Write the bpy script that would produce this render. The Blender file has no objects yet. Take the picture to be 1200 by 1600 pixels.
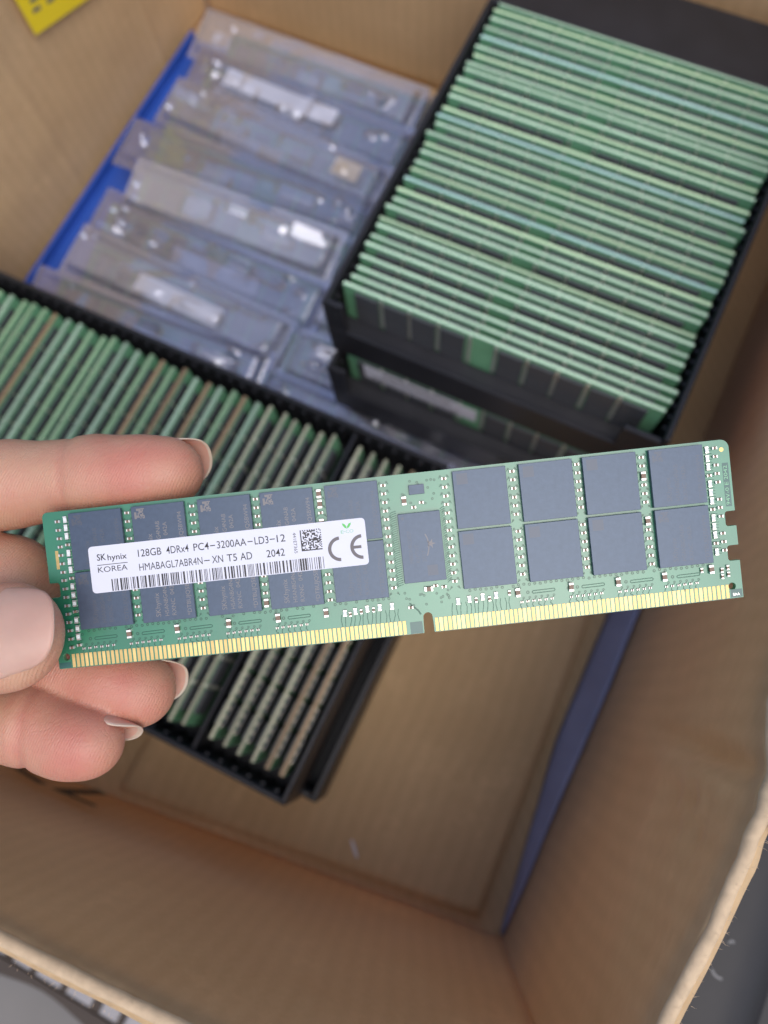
import bpy, bmesh, math, random
import numpy as np
from mathutils import Vector, Matrix, noise

random.seed(11)
S = bpy.context.scene
COL = S.collection
MM = 0.001
HF = 385.0                      # camera height above the box bottom, millimetres

# ------------------------------------------------------------------ camera
cd = bpy.data.cameras.new('camera')
cd.sensor_fit = 'VERTICAL'; cd.sensor_height = 36.0; cd.sensor_width = 27.0
cd.lens = 27.05
cd.clip_start = 0.01; cd.clip_end = 50
cd.dof.use_dof = True; cd.dof.focus_distance = 0.1505; cd.dof.aperture_fstop = 11.5
cam = bpy.data.objects.new('camera', cd); COL.objects.link(cam)
r_ = Vector((0.8992789725, 0.4339425899, -0.0546914821))
u_ = Vector((-0.4052678991, 0.8737488342, 0.2689254629))
b_ = Vector((0.1644848307, -0.2196743119, 0.9616069557))
cam.matrix_world = Matrix(((r_.x, u_.x, b_.x, 0), (r_.y, u_.y, b_.y, 0), (r_.z, u_.z, b_.z, HF*MM), (0, 0, 0, 1)))
S.camera = cam

# ------------------------------------------------------------------ sky, sun, exposure
SUN_EL = math.radians(63); SUN_AZ = math.atan2(0.80, -0.60)      # azimuth measured from +Y towards +X
w = bpy.data.worlds.new('World'); S.world = w; w.use_nodes = True
nt = w.node_tree
sky = nt.nodes.new('ShaderNodeTexSky'); sky.sky_type = 'NISHITA'; sky.sun_disc = False
sky.sun_elevation = SUN_EL; sky.sun_rotation = SUN_AZ
sky.air_density = 1.0; sky.dust_density = 3.0; sky.ozone_density = 1.0
nt.links.new(sky.outputs[0], nt.nodes['Background'].inputs[0])
nt.nodes['Background'].inputs[1].default_value = 0.15
sl = bpy.data.lights.new('sun', 'SUN'); sl.energy = 1.1; sl.angle = math.radians(48); sl.color = (1, .98, .96)
sun = bpy.data.objects.new('sun', sl); COL.objects.link(sun)
sd = Vector((math.sin(SUN_AZ)*math.cos(SUN_EL), math.cos(SUN_AZ)*math.cos(SUN_EL), math.sin(SUN_EL)))
sun.rotation_euler = sd.to_track_quat('Z', 'Y').to_euler()
sun.location = sd*2
S.view_settings.view_transform = 'Standard'; S.view_settings.look = 'None'
S.view_settings.gamma = 1; S.view_settings.use_curve_mapping = False
S.view_settings.exposure = 0.34
S.render.engine = 'CYCLES'
S.cycles.use_denoising = True
S.cycles.max_bounces = 10; S.cycles.transparent_max_bounces = 24
S.cycles.caustics_reflective = False; S.cycles.caustics_refractive = False

# ------------------------------------------------------------------ material helpers
def mat(name, col, rough=.5, metal=0, spec=.5, coat=0, coat_rough=.1, var=0, vscale=30, bump=0, bscale=200, bdist=.0003, sss=0, trans=0, objrand=0, sheen=0):
    m = bpy.data.materials.new(name); m.use_nodes = True
    n = m.node_tree.nodes; L = m.node_tree.links; p = n['Principled BSDF']
    p.inputs['Base Color'].default_value = (*col, 1); p.inputs['Roughness'].default_value = rough
    p.inputs['Metallic'].default_value = metal; p.inputs['Specular IOR Level'].default_value = spec
    p.inputs['Coat Weight'].default_value = coat; p.inputs['Coat Roughness'].default_value = coat_rough
    tc = n.new('ShaderNodeTexCoord')
    src = None
    if var:
        t = n.new('ShaderNodeTexNoise'); t.inputs['Scale'].default_value = vscale; t.inputs['Detail'].default_value = 6
        L.new(tc.outputs['Object'], t.inputs['Vector'])
        mr = n.new('ShaderNodeMapRange'); mr.inputs[1].default_value = .25; mr.inputs[2].default_value = .75
        mr.inputs[3].default_value = 1-var; mr.inputs[4].default_value = 1+var
        L.new(t.outputs['Fac'], mr.inputs[0]); src = mr.outputs[0]
    if objrand:
        oi = n.new('ShaderNodeObjectInfo'); m2 = n.new('ShaderNodeMapRange')
        m2.inputs[3].default_value = 1-objrand; m2.inputs[4].default_value = 1+objrand
        L.new(oi.outputs['Random'], m2.inputs[0])
        if src is not None:
            q = n.new('ShaderNodeMath'); q.operation = 'MULTIPLY'; L.new(src, q.inputs[0]); L.new(m2.outputs[0], q.inputs[1]); src = q.outputs[0]
        else: src = m2.outputs[0]
    if src is not None:
        v = n.new('ShaderNodeVectorMath'); v.operation = 'SCALE'; v.inputs[0].default_value = col
        L.new(src, v.inputs['Scale']); L.new(v.outputs[0], p.inputs['Base Color'])
    if bump:
        t = n.new('ShaderNodeTexNoise'); t.inputs['Scale'].default_value = bscale; t.inputs['Detail'].default_value = 4
        L.new(tc.outputs['Object'], t.inputs['Vector'])
        b = n.new('ShaderNodeBump'); b.inputs['Strength'].default_value = bump; b.inputs['Distance'].default_value = bdist
        L.new(t.outputs['Fac'], b.inputs['Height']); L.new(b.outputs[0], p.inputs['Normal'])
    if sss:
        p.inputs['Subsurface Weight'].default_value = sss
        p.inputs['Subsurface Radius'].default_value = (1, .35, .2); p.inputs['Subsurface Scale'].default_value = .002
    if trans:
        out = n['Material Output']; tr = n.new('ShaderNodeBsdfTranslucent'); tr.inputs[0].default_value = (*trans, 1)
        a = n.new('ShaderNodeAddShader'); L.new(p.outputs[0], a.inputs[0]); L.new(tr.outputs[0], a.inputs[1]); L.new(a.outputs[0], out.inputs[0])
    return m

def cardboard_mat(name='cardboard', dirn=(1, 1, 0)):
    m = bpy.data.materials.new(name); m.use_nodes = True
    n = m.node_tree.nodes; L = m.node_tree.links; p = n['Principled BSDF']
    tc = n.new('ShaderNodeTexCoord')
    big = n.new('ShaderNodeTexNoise'); big.inputs['Scale'].default_value = 9; big.inputs['Detail'].default_value = 5
    fib = n.new('ShaderNodeTexNoise'); fib.inputs['Scale'].default_value = 500; fib.inputs['Detail'].default_value = 5; fib.inputs['Roughness'].default_value = .7
    mp = n.new('ShaderNodeMapping'); mp.inputs['Scale'].default_value = (1, .35, .6)
    L.new(tc.outputs['Object'], big.inputs['Vector']); L.new(tc.outputs['Object'], mp.inputs[0]); L.new(mp.outputs[0], fib.inputs['Vector'])
    cr = n.new('ShaderNodeValToRGB'); e = cr.color_ramp.elements
    e[0].position = .28; e[0].color = (.38, .265, .14, 1); e[1].position = .74; e[1].color = (.56, .415, .245, 1)
    mx = n.new('ShaderNodeMix'); mx.data_type = 'FLOAT'; mx.inputs[0].default_value = .32
    L.new(big.outputs['Fac'], mx.inputs[2]); L.new(fib.outputs['Fac'], mx.inputs[3]); L.new(mx.outputs[0], cr.inputs[0])
    # flute lines of the corrugated core and paler scuffs
    dt = n.new('ShaderNodeVectorMath'); dt.operation = 'DOT_PRODUCT'; dt.inputs[1].default_value = dirn
    L.new(tc.outputs['Object'], dt.inputs[0])
    nz = n.new('ShaderNodeMath'); nz.operation = 'MULTIPLY_ADD'; nz.inputs[1].default_value = .012; L.new(big.outputs['Fac'], nz.inputs[0]); L.new(dt.outputs['Value'], nz.inputs[2])
    sn = n.new('ShaderNodeMath'); sn.operation = 'MULTIPLY'; sn.inputs[1].default_value = 2*math.pi/.0075; L.new(nz.outputs[0], sn.inputs[0])
    si = n.new('ShaderNodeMath'); si.operation = 'SINE'; L.new(sn.outputs[0], si.inputs[0])
    sc_ = n.new('ShaderNodeTexNoise'); sc_.inputs['Scale'].default_value = 38; sc_.inputs['Detail'].default_value = 8; sc_.inputs['Roughness'].default_value = .75
    L.new(tc.outputs['Object'], sc_.inputs['Vector'])
    sr = n.new('ShaderNodeMapRange'); sr.inputs[1].default_value = .56; sr.inputs[2].default_value = .78; sr.inputs[3].default_value = 1.0; sr.inputs[4].default_value = 1.3; L.new(sc_.outputs['Fac'], sr.inputs[0])
    fm = n.new('ShaderNodeMath'); fm.operation = 'MULTIPLY_ADD'; fm.inputs[1].default_value = .035; L.new(si.outputs[0], fm.inputs[0]); L.new(sr.outputs[0], fm.inputs[2])
    vs_ = n.new('ShaderNodeVectorMath'); vs_.operation = 'SCALE'; L.new(cr.outputs[0], vs_.inputs[0]); L.new(fm.outputs[0], vs_.inputs['Scale'])
    L.new(vs_.outputs[0], p.inputs['Base Color'])
    p.inputs['Roughness'].default_value = .78; p.inputs['Specular IOR Level'].default_value = .25
    p.inputs['Sheen Weight'].default_value = .15; p.inputs['Sheen Roughness'].default_value = .4
    b = n.new('ShaderNodeBump'); b.inputs['Strength'].default_value = .25; b.inputs['Distance'].default_value = .0004
    L.new(fib.outputs['Fac'], b.inputs['Height']); L.new(b.outputs[0], p.inputs['Normal'])
    tr = n.new('ShaderNodeBsdfTranslucent'); tr.inputs[0].default_value = (.26, .155, .058, 1)
    a = n.new('ShaderNodeAddShader'); L.new(p.outputs[0], a.inputs[0]); L.new(tr.outputs[0], a.inputs[1])
    L.new(a.outputs[0], n['Material Output'].inputs[0])
    return m

def clear_mat(name, tint, gloss, lo, hi, haze=.25):
    m = bpy.data.materials.new(name); m.use_nodes = True
    n = m.node_tree.nodes; L = m.node_tree.links; n.remove(n['Principled BSDF'])
    t = n.new('ShaderNodeBsdfTransparent'); t.inputs[0].default_value = (*tint, 1)
    g = n.new('ShaderNodeBsdfGlossy'); g.inputs['Roughness'].default_value = gloss; g.inputs['Color'].default_value = (.86, .88, 1, 1)
    d = n.new('ShaderNodeBsdfDiffuse'); d.inputs['Color'].default_value = (.72, .72, .77, 1)
    lw = n.new('ShaderNodeLayerWeight'); lw.inputs['Blend'].default_value = .35
    mr = n.new('ShaderNodeMapRange'); mr.inputs[3].default_value = lo; mr.inputs[4].default_value = hi
    L.new(lw.outputs['Fresnel'], mr.inputs[0])
    m0 = n.new('ShaderNodeMixShader'); m0.inputs[0].default_value = haze
    L.new(t.outputs[0], m0.inputs[1]); L.new(d.outputs[0], m0.inputs[2])
    mx = n.new('ShaderNodeMixShader'); L.new(mr.outputs[0], mx.inputs[0]); L.new(m0.outputs[0], mx.inputs[1]); L.new(g.outputs[0], mx.inputs[2])
    L.new(mx.outputs[0], n['Material Output'].inputs[0])
    return m

def skin_mat():
    m = bpy.data.materials.new('skin'); m.use_nodes = True
    n = m.node_tree.nodes; L = m.node_tree.links; p = n['Principled BSDF']
    tc = n.new('ShaderNodeTexCoord')
    at = n.new('ShaderNodeAttribute'); at.attribute_name = 'flush'
    ns = n.new('ShaderNodeTexNoise'); ns.inputs['Scale'].default_value = 110; ns.inputs['Detail'].default_value = 5
    L.new(tc.outputs['Object'], ns.inputs['Vector'])
    md = n.new('ShaderNodeMath'); md.operation = 'MULTIPLY_ADD'; md.inputs[1].default_value = 1.3
    L.new(ns.outputs['Fac'], md.inputs[0]); 
    sb = n.new('ShaderNodeMath'); sb.operation = 'SUBTRACT'; sb.inputs[1].default_value = .62; L.new(at.outputs['Fac'], sb.inputs[0])
    L.new(sb.outputs[0], md.inputs[2])
    cr = n.new('ShaderNodeValToRGB'); e = cr.color_ramp.elements
    e[0].position = 0; e[0].color = (.53, .30, .195, 1); e[1].position = 1; e[1].color = (.51, .175, .13, 1)
    L.new(md.outputs[0], cr.inputs[0]); L.new(cr.outputs[0], p.inputs['Base Color'])
    p.inputs['Roughness'].default_value = .44; p.inputs['Specular IOR Level'].default_value = .45
    p.inputs['Subsurface Weight'].default_value = .35; p.inputs['Subsurface Radius'].default_value = (1, .32, .18); p.inputs['Subsurface Scale'].default_value = .0022
    # finger ridges: warped bands half a millimetre apart, plus fine skin grain
    mp = n.new('ShaderNodeMapping'); mp.inputs['Rotation'].default_value = (0, 0, .55)
    L.new(tc.outputs['Object'], mp.inputs[0])
    wv = n.new('ShaderNodeTexWave'); wv.inputs['Scale'].default_value = 620; wv.inputs['Distortion'].default_value = 9
    wv.inputs['Detail'].default_value = 1.2; wv.inputs['Detail Scale'].default_value = .09
    L.new(mp.outputs[0], wv.inputs['Vector'])
    gr = n.new('ShaderNodeTexNoise'); gr.inputs['Scale'].default_value = 900; gr.inputs['Detail'].default_value = 3
    L.new(tc.outputs['Object'], gr.inputs['Vector'])
    ad = n.new('ShaderNodeMath'); ad.operation = 'MULTIPLY_ADD'; ad.inputs[1].default_value = .6
    L.new(wv.outputs['Fac'], ad.inputs[0]); L.new(gr.outputs['Fac'], ad.inputs[2])
    vo = n.new('ShaderNodeTexVoronoi'); vo.feature = 'DISTANCE_TO_EDGE'; vo.inputs['Scale'].default_value = 750; L.new(tc.outputs['Object'], vo.inputs['Vector'])
    vr = n.new('ShaderNodeMapRange'); vr.inputs[1].default_value = 0; vr.inputs[2].default_value = .12; vr.inputs[3].default_value = 0; vr.inputs[4].default_value = .55; L.new(vo.outputs['Distance'], vr.inputs[0])
    a3 = n.new('ShaderNodeMath'); a3.operation = 'ADD'; L.new(ad.outputs[0], a3.inputs[0]); L.new(vr.outputs[0], a3.inputs[1]); ad = a3
    b = n.new('ShaderNodeBump'); b.inputs['Strength'].default_value = .5; b.inputs['Distance'].default_value = .00013
    L.new(ad.outputs[0], b.inputs['Height']); L.new(b.outputs[0], p.inputs['Normal'])
    return m

M = {}
M['card'] = cardboard_mat()
M['card_floor'] = cardboard_mat('cardboard_floor', (1, .06, 0))
M['card_raw'] = mat('cardboard_fold', (.56, .42, .27), .85, var=.14, vscale=300, bump=.35, bscale=1100, trans=(.10, .05, .02))
M['pcb'] = mat('solder_mask', (.018, .17, .085), .30, spec=.7, coat=.55, coat_rough=.20, var=.22, vscale=70, bump=.3, bscale=700, bdist=.00002)
M['pcb_dark'] = mat('bare_laminate', (.018, .10, .085), .35, coat=.3, coat_rough=.2)
M['pcb_edge'] = mat('board_edge', (.20, .42, .22), .6, var=.2, vscale=300)
M['chip'] = mat('chip_epoxy', (.040, .055, .086), .37, spec=.85, var=.16, vscale=900, bump=.6, bscale=2600, bdist=.00002)
M['chip'].node_tree.nodes['Principled BSDF'].inputs['Specular Tint'].default_value = (.70, .83, 1, 1)
M['pcb'].node_tree.nodes['Principled BSDF'].inputs['Specular Tint'].default_value = (.86, 1, 1, 1)
M['chip_dot'] = mat('chip_solder', (.10, .18, .13), .4)
M['mark'] = mat('laser_mark', (.19, .165, .15), .42, spec=.7)
M['mark_faint'] = mat('laser_mark_faint', (.064, .066, .078), .38, spec=.85)
for k_ in ('mark', 'mark_faint'): M[k_].node_tree.nodes['Principled BSDF'].inputs['Specular Tint'].default_value = (.70, .80, .95, 1)
M['gold'] = mat('gold_plating', (.60, .435, .18), .42, metal=.8, spec=.5, var=.14, vscale=900, objrand=.16)
M['tin'] = mat('tin_solder', (.80, .78, .74), .3, metal=.8)
M['cap'] = mat('ceramic_body', (.20, .125, .085), .5)
M['cap_pale'] = mat('resistor_pack', (.72, .74, .72), .45)
M['label'] = mat('paper_label', (.66, .66, .73), .48, spec=.4, var=.015, vscale=500)
M['ink'] = mat('black_ink', (.025, .022, .024), .5)
M['ink_grey'] = mat('grey_ink', (.13, .115, .12), .5)
M['leaf'] = mat('green_ink', (.12, .50, .11), .5)
M['eco'] = mat('eco_ink', (.26, .52, .30), .5)
M['tray'] = mat('black_tray_plastic', (.018, .018, .022), .42, spec=.45, var=.2, vscale=60, bump=.08, bscale=600)
M['tray_dark'] = M['tray']
for k, c in dict(edge_mint=(.46, .64, .46), edge_yellow=(.46, .62, .39), edge_blue=(.40, .61, .54), edge_grey=(.28, .40, .29), edge_green=(.24, .38, .22), edge_brown=(.23, .16, .09), edge_khaki=(.36, .36, .25)).items():
    M[k] = mat(k, c, .5, objrand=.2, var=.12, vscale=80)
M['pcb2'] = mat('solder_mask_plain', (.17, .41, .23), .4, var=.2, vscale=60)
M['chip2'] = mat('chip_epoxy_plain', (.068, .072, .08), .4, spec=.5)
M['blue'] = mat('blue_plastic', (.028, .09, .42), .38, var=.15, vscale=25)
M['blue2'] = mat('blue_liner_plastic', (.30, .31, .45), .5, var=.15, vscale=40)
M['yellow'] = mat('yellow_sticker', (.86, .66, .015), .5, var=.04)
M['skin'] = skin_mat()
M['nail'] = mat('nail_plate', (.56, .32, .25), .38, spec=.38, coat=.05, coat_rough=.2, var=.10, vscale=120, sss=.35)
M['nail_tip'] = mat('nail_free_edge', (.54, .41, .32), .42, spec=.5, sss=.3)
M['ground'] = mat('grey_floor', (.17, .16, .15), .7, var=.1, vscale=20, bump=.2, bscale=90)
M['plate'] = mat('grey_plate', (.30, .29, .30), .5, var=.08, vscale=40)
M['brownish'] = mat('dark_brown', (.05, .036, .028), .7)
M['dark_trim'] = mat('dark_trim_plastic', (.02, .019, .021), .5, spec=.32, var=.15, vscale=60, bump=.1, bscale=500)
M['scratch'] = mat('scratch', (.15, .15, .155), .5)
M['paper'] = mat('scrap_paper', (.74, .74, .80), .6)
M['bead'] = mat('tarnished_solder', (.40, .375, .31), .4, metal=.5, var=.3, vscale=400)

# ------------------------------------------------------------------ mesh helpers (millimetres in, metres out)
class MB:
    def __init__(s): s.v = []; s.f = []; s.m = []
    def add(s, vs, fs, m=0):
        o = len(s.v); s.v += [tuple(x) for x in vs]; s.f += [tuple(i+o for i in f) for f in fs]; s.m += [m]*len(fs)
    def box(s, x0, x1, y0, y1, z0, z1, m=0, top=None, ch=0):
        if ch:      # upper edges chamfered by ch
            v = [(x0, y0, z0), (x1, y0, z0), (x1, y1, z0), (x0, y1, z0), (x0, y0, z1-ch), (x1, y0, z1-ch), (x1, y1, z1-ch), (x0, y1, z1-ch),
                 (x0+ch, y0+ch, z1), (x1-ch, y0+ch, z1), (x1-ch, y1-ch, z1), (x0+ch, y1-ch, z1)]
            s.add(v, [(3, 2, 1, 0)] + [(i, (i+1) % 4, 4+(i+1) % 4, 4+i) for i in range(4)] + [(4+i, 4+(i+1) % 4, 8+(i+1) % 4, 8+i) for i in range(4)], m)
            s.add(v[8:], [(0, 1, 2, 3)], m if top is None else top); return
        v = [(x0, y0, z0), (x1, y0, z0), (x1, y1, z0), (x0, y1, z0), (x0, y0, z1), (x1, y0, z1), (x1, y1, z1), (x0, y1, z1)]
        s.add(v, [(3, 2, 1, 0), (0, 1, 5, 4), (1, 2, 6, 5), (2, 3, 7, 6), (3, 0, 4, 7)], m)
        s.add(v[4:], [(0, 1, 2, 3)], m if top is None else top)
    def mesh(s, name, mats, smooth=False):
        me = bpy.data.meshes.new(name)
        me.from_pydata([(x*MM, y*MM, z*MM) for x, y, z in s.v], [], s.f)
        for x in mats: me.materials.append(x)
        me.polygons.foreach_set('material_index', s.m)
        if smooth: me.polygons.foreach_set('use_smooth', [True]*len(s.f))
        me.update(); return me
    def build(s, name, mats, parent=None, smooth=False):
        if not isinstance(mats, (list, tuple)): mats = [mats]
        return link(name, s.mesh(name, mats, smooth), parent)

def link(name, me, parent=None, loc=None):
    o = bpy.data.objects.new(name, me); COL.objects.link(o)
    if parent is not None: o.parent = parent
    if loc is not None: o.location = [c*MM for c in loc]
    return o
def tag(o, label, cat, group=None):
    o['label'] = label; o['category'] = cat
    if group: o['group'] = group
    return o
def thing(name, label, cat, loc=(0, 0, 0), rz=0, group=None):
    o = bpy.data.objects.new(name, None); COL.objects.link(o); o.empty_display_size = .01
    o.location = [c*MM for c in loc]; o.rotation_euler = (0, 0, rz)
    return tag(o, label, cat, group)
def structure(o): o['kind'] = 'structure'; return o

def sheet(P, Q, nu, nv, thick, fn=None):
    """Slab between polyline P and polyline Q (functions of u in 0..1 giving millimetre points); fn(u, v) pushes along the normal."""
    mb = MB(); pts = []
    for j in range(nv+1):
        for i in range(nu+1):
            u, v = i/nu, j/nv
            pts.append(Vector(P(u)).lerp(Vector(Q(u)), v))
    def nrm(i, j):
        a = pts[j*(nu+1)+min(i+1, nu)]-pts[j*(nu+1)+max(i-1, 0)]; b = pts[min(j+1, nv)*(nu+1)+i]-pts[max(j-1, 0)*(nu+1)+i]
        return a.cross(b).normalized()
    A = []; B = []
    for j in range(nv+1):
        for i in range(nu+1):
            n_ = nrm(i, j); p = pts[j*(nu+1)+i]; d = fn(i/nu, j/nv, p) if fn else 0
            A.append(p+n_*d); B.append(p+n_*(d-thick))
    N = len(A); f = []
    W = nu+1
    for j in range(nv):
        for i in range(nu):
            a = j*W+i; f.append((a, a+1, a+1+W, a+W)); f.append((N+a, N+a+W, N+a+1+W, N+a+1))
    for i in range(nu):
        f.append((i+1, i, N+i, N+i+1)); a = nv*W+i; f.append((a, a+1, N+a+1, N+a))
    for j in range(nv):
        a = j*W; f.append((a, a+W, N+a+W, N+a)); a = j*W+nu; f.append((a+W, a, N+a, N+a+W))
    mb.add(A+B, f); return mb

def text_polys(body, size, width=None, bold=0, space=1):
    """Flat text as (verts, faces), left end of the baseline at 0, 0; size = cap height in mm; width squeezes it to fit."""
    cu = bpy.data.curves.new('lettering', 'FONT'); cu.body = body; cu.size = 1; cu.offset = bold; cu.space_character = space; cu.resolution_u = 3
    o = bpy.data.objects.new('lettering', cu); COL.objects.link(o)
    dg = bpy.context.evaluated_depsgraph_get(); me = bpy.data.meshes.new_from_object(o.evaluated_get(dg))
    v = [(p.co.x, p.co.y) for p in me.vertices]; f = [tuple(p.vertices) for p in me.polygons]
    bpy.data.objects.remove(o); bpy.data.curves.remove(cu); bpy.data.meshes.remove(me)
    x0 = min(a for a, b in v); x1 = max(a for a, b in v)
    k = size/.69; kx = (width/(x1-x0)) if width else k
    return [((a-x0)*kx, b*k) for a, b in v], f
def put_text(mb, body, x, y, size, width=None, z=0, rot=0, m=0, bold=0):
    v, f = text_polys(body, size, width, bold); c, s = math.cos(rot), math.sin(rot)
    mb.add([(x+a*c-b*s, y+a*s+b*c, z) for a, b in v], f, m)
def arc(mb, cx, cy, r0, r1, a0, a1, z, m=0, n=24):
    v = []
    for i in range(n+1):
        a = math.radians(a0+(a1-a0)*i/n); v += [(cx+r0*math.cos(a), cy+r0*math.sin(a), z), (cx+r1*math.cos(a), cy+r1*math.sin(a), z)]
    mb.add(v, [(2*i, 2*i+1, 2*i+3, 2*i+2) if a1 > a0 else (2*i, 2*i+2, 2*i+3, 2*i+1) for i in range(n)], m)

# ================================================================== setting: ground outside the box
mb = MB(); mb.add([(-1500, -1500, -8), (1500, -1500, -8), (1500, 1500, -8), (-1500, 1500, -8)], [(0, 1, 2, 3)])
g = mb.build('ground', M['ground']); structure(g)

# ribbed plate lying on the ground in front of the box
pl = thing('ribbed_plate', 'grey ribbed plate with dark rubber edge shadow on the ground outside the box', 'plate', (0, 0, -8))
k = 0
mb = MB(); mb.box(-330, 60, -178, -128, 0, 5); mb.build('base', M['brownish'], pl)
x = -328
while x < 58:
    wd = random.choice((6, 9, 13)); mb = MB(); mb.box(x, x+wd, -176.5, -129, 5, 7.2, ch=.6); mb.build('rib', M['plate'], pl); x += wd+random.choice((3.5, 5))
mb = MB()
for i in range(60):
    x0 = -330+i*6.5; dy = 2.2*math.sin(x0*.045)+1.1*math.sin(x0*.11+1)
    dy2 = 2.2*math.sin((x0+6.5)*.045)+1.1*math.sin((x0+6.5)*.11+1)
    mb.add([(x0, -184.5+dy, 0), (x0+6.5, -184.5+dy2, 0), (x0+6.5, -178.2, 0), (x0, -178.2, 0), (x0, -184.5+dy, 6), (x0+6.5, -184.5+dy2, 6), (x0+6.5, -178.2, 6), (x0, -178.2, 6)], [(0, 1, 5, 4), (4, 5, 6, 7), (2, 3, 7, 6)])
mb.build('edge_shadow', M['brownish'], pl)  # dark strip standing in for the shadow along the plate edge

# dark trim beside the box: rounded section along Y, raised to keep sun off the lower box wall
tr = thing('plastic_trim', 'dark grey scuffed plastic trim panel standing beside the box', 'trim panel', (0, 0, -8))
prof = [(88, 0), (88, 84), (91, 93), (97, 99), (104, 102), (112, 103), (122, 103), (130, 101.5), (136, 98), (140, 92), (142.5, 83), (144, 0)]
mb = MB(); ys = [-300, -120, 0, 120, 400]
for y in ys: mb.v += [(a, y, b) for a, b in prof]
n_ = len(prof)
for j in range(len(ys)-1):
    for i in range(n_-1): mb.f.append((j*n_+i, (j+1)*n_+i, (j+1)*n_+i+1, j*n_+i+1)); mb.m.append(0)
mb.f += [tuple(range(n_)), tuple(reversed(range((len(ys)-1)*n_, len(ys)*n_)))]; mb.m += [0, 0]
mb.build('body', M['dark_trim'], tr, smooth=True)
mb = MB(); mb.box(146, 260, -300, 400, 0, 60, ch=1.5); mb.build('ledge', M['dark_trim'], tr)
for (cx, cy, rr, a0, a1) in ((113.5, -24.5, 1.0, 0, 330), (119.5, -19, .8, 40, 200), (119, -27, 3.4, 215, 290)):
    mb = MB(); arc(mb, cx, cy, rr-.4, rr+.4, a0, a1, 103.4, n=14); mb.build('scratch', M['scratch'], tr)

# ================================================================== the cardboard box
bx = thing('cardboard_box', 'open brown cardboard box with flaps folded outward, holding the trays', 'box')
XR, YF, XL, YB = 68.2, -67.8, -315.0, 343.0
fy = lambda X: YF-.14*(XR-X)
def wob(sd_, amp):
    def f(u, v, p):
        return amp*noise.noise(Vector((p.x*.012+sd_, p.y*.012, p.z*.012)))*min(1, v*3)+.35*amp*noise.noise(Vector((p.x*.05+sd_, p.y*.05, p.z*.05)))*min(1, v*4)
    return f
T = 4.0
mb = MB(); mb.box(XL-T, XR+T+4, fy(XL)-T, YB+T, -7.5, 0); mb.build('bottom_panel', M['card'], bx)
# loose bottom flap lying over the floor
fl = sheet(lambda u: (-120+u*174.5, -64-(1-u)*26, 4.2), lambda u: (-120+u*169, 97, 4.2), 40, 40, 3.6, lambda u, v, p: .5*noise.noise(Vector((p.x*.02, p.y*.02, 3))))
fl.build('bottom_flap', M['card_floor'], bx, smooth=True)
# front panel, its inner face towards +Y
def frim(X): return 188+.15*(X+48)
front = sheet(lambda u: (XL+(XR-XL)*u, fy(XL+(XR-XL)*u), .1), lambda u: (XL+(XR-XL)*u, fy(XL+(XR-XL)*u)-1.0, frim(XL+(XR-XL)*u)-1.5), 80, 40, -T, lambda u, v, p: -1.0*wob(2, 1.3)(u, v, p)-1.6*math.exp(-((p.x+20-.5*p.z)/5)**2)*v*.4)
fp = front.build('side_panel', M['card'], bx, smooth=True)
# right panel, inner face towards -X
RZ = [(-75, 196), (-33, 198), (-8, 204.6), (3.5, 208), (14.6, 209.2), (23, 205), (40, 194), (70, 190), (130, 196), (343, 198)]
def rrim(y):
    for (a, za), (b, zb) in zip(RZ, RZ[1:]):
        if y <= b: return za+(zb-za)*max(0, (y-a))/(b-a)
    return RZ[-1][1]
def rbump(u, v, p):
    z = p.z; y = p.y
    d = wob(7, 2.0)(u, v, p)
    fade = 1-.8*max(0, min(1, (z-180)/22))
    d += 3.2*math.exp(-((y-28+.10*(z-160))/3.2)**2)*max(0, min(1, (z-95)/80))*fade      # horizontal crease near the rim
    d -= 2.6*math.exp(-((y-20+.10*(z-160))/5.0)**2)*max(0, min(1, (z-95)/80))*fade
    k_ = math.exp(-((y-11)/9)**2)*max(0, min(1, (z-150)/35))
    d += k_*fade*2.6*noise.noise(Vector((y*.16, z*.13, 5)))
    d += .9*noise.noise(Vector((y*.045, z*.03, 9)))*v
    return d
right = sheet(lambda u: (XR, -72+u*415, .1), lambda u: (XR+1.5, -72+u*415, rrim(-72+u*415)-1.5), 260, 90, -T, lambda u, v, p: rbump(u, v, p))
right.build('side_panel', M['card'], bx, smooth=True)
left = sheet(lambda u: (XL, -125+u*468, .1), lambda u: (XL, -125+u*468, 175), 140, 40, T, lambda u, v, p: wob(12, 1.6)(u, v, p)+1.5*math.exp(-((p.y-287+.06*(p.z-60))/2.2)**2)+1.2*math.exp(-((p.y-191-.0*p.z)/2.4)**2))
lp = left.build('side_panel', M['card'], bx, smooth=True)
back = sheet(lambda u: (XL+u*(XR-XL), YB, .1), lambda u: (XL+u*(XR-XL), YB+2, 185), 60, 30, T, wob(17, 1.6))
back.build('side_panel', M['card'], bx, smooth=True)
# outward folded flaps: a rounded fold over the rim, then down outside
def flap(path, out, lean, length, r=3.0, seedv=0):
    mb = MB(); prof = []
    for i in range(9):
        a = math.pi-math.pi*i/8*.93; prof.append((r+r*math.cos(a), r*math.sin(a)))
    ex, ez = prof[-1]
    for i in range(1, 7): prof.append((ex+lean*length*i/6, ez-length*i/6))
    n_ = len(prof); pts = []
    for j, p in enumerate(path):
        for i, (o_, z_) in enumerate(prof):
            q = Vector((p[0], p[1], p[2]))+Vector(out)*(o_-.2)+Vector((0, 0, z_))
            nz = noise.noise(q*.06+Vector((seedv, 0, 0)))*(.5 if i < 9 else 1.6)+.25*noise.noise(q*.35)
            q += Vector(out)*nz*.6+Vector((0, 0, nz*.5))
            pts.append(q)
    f = [(j*n_+i, j*n_+i+1, (j+1)*n_+i+1, (j+1)*n_+i) for j in range(len(path)-1) for i in range(n_-1)]
    mb.add(pts, f); return mb
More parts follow.
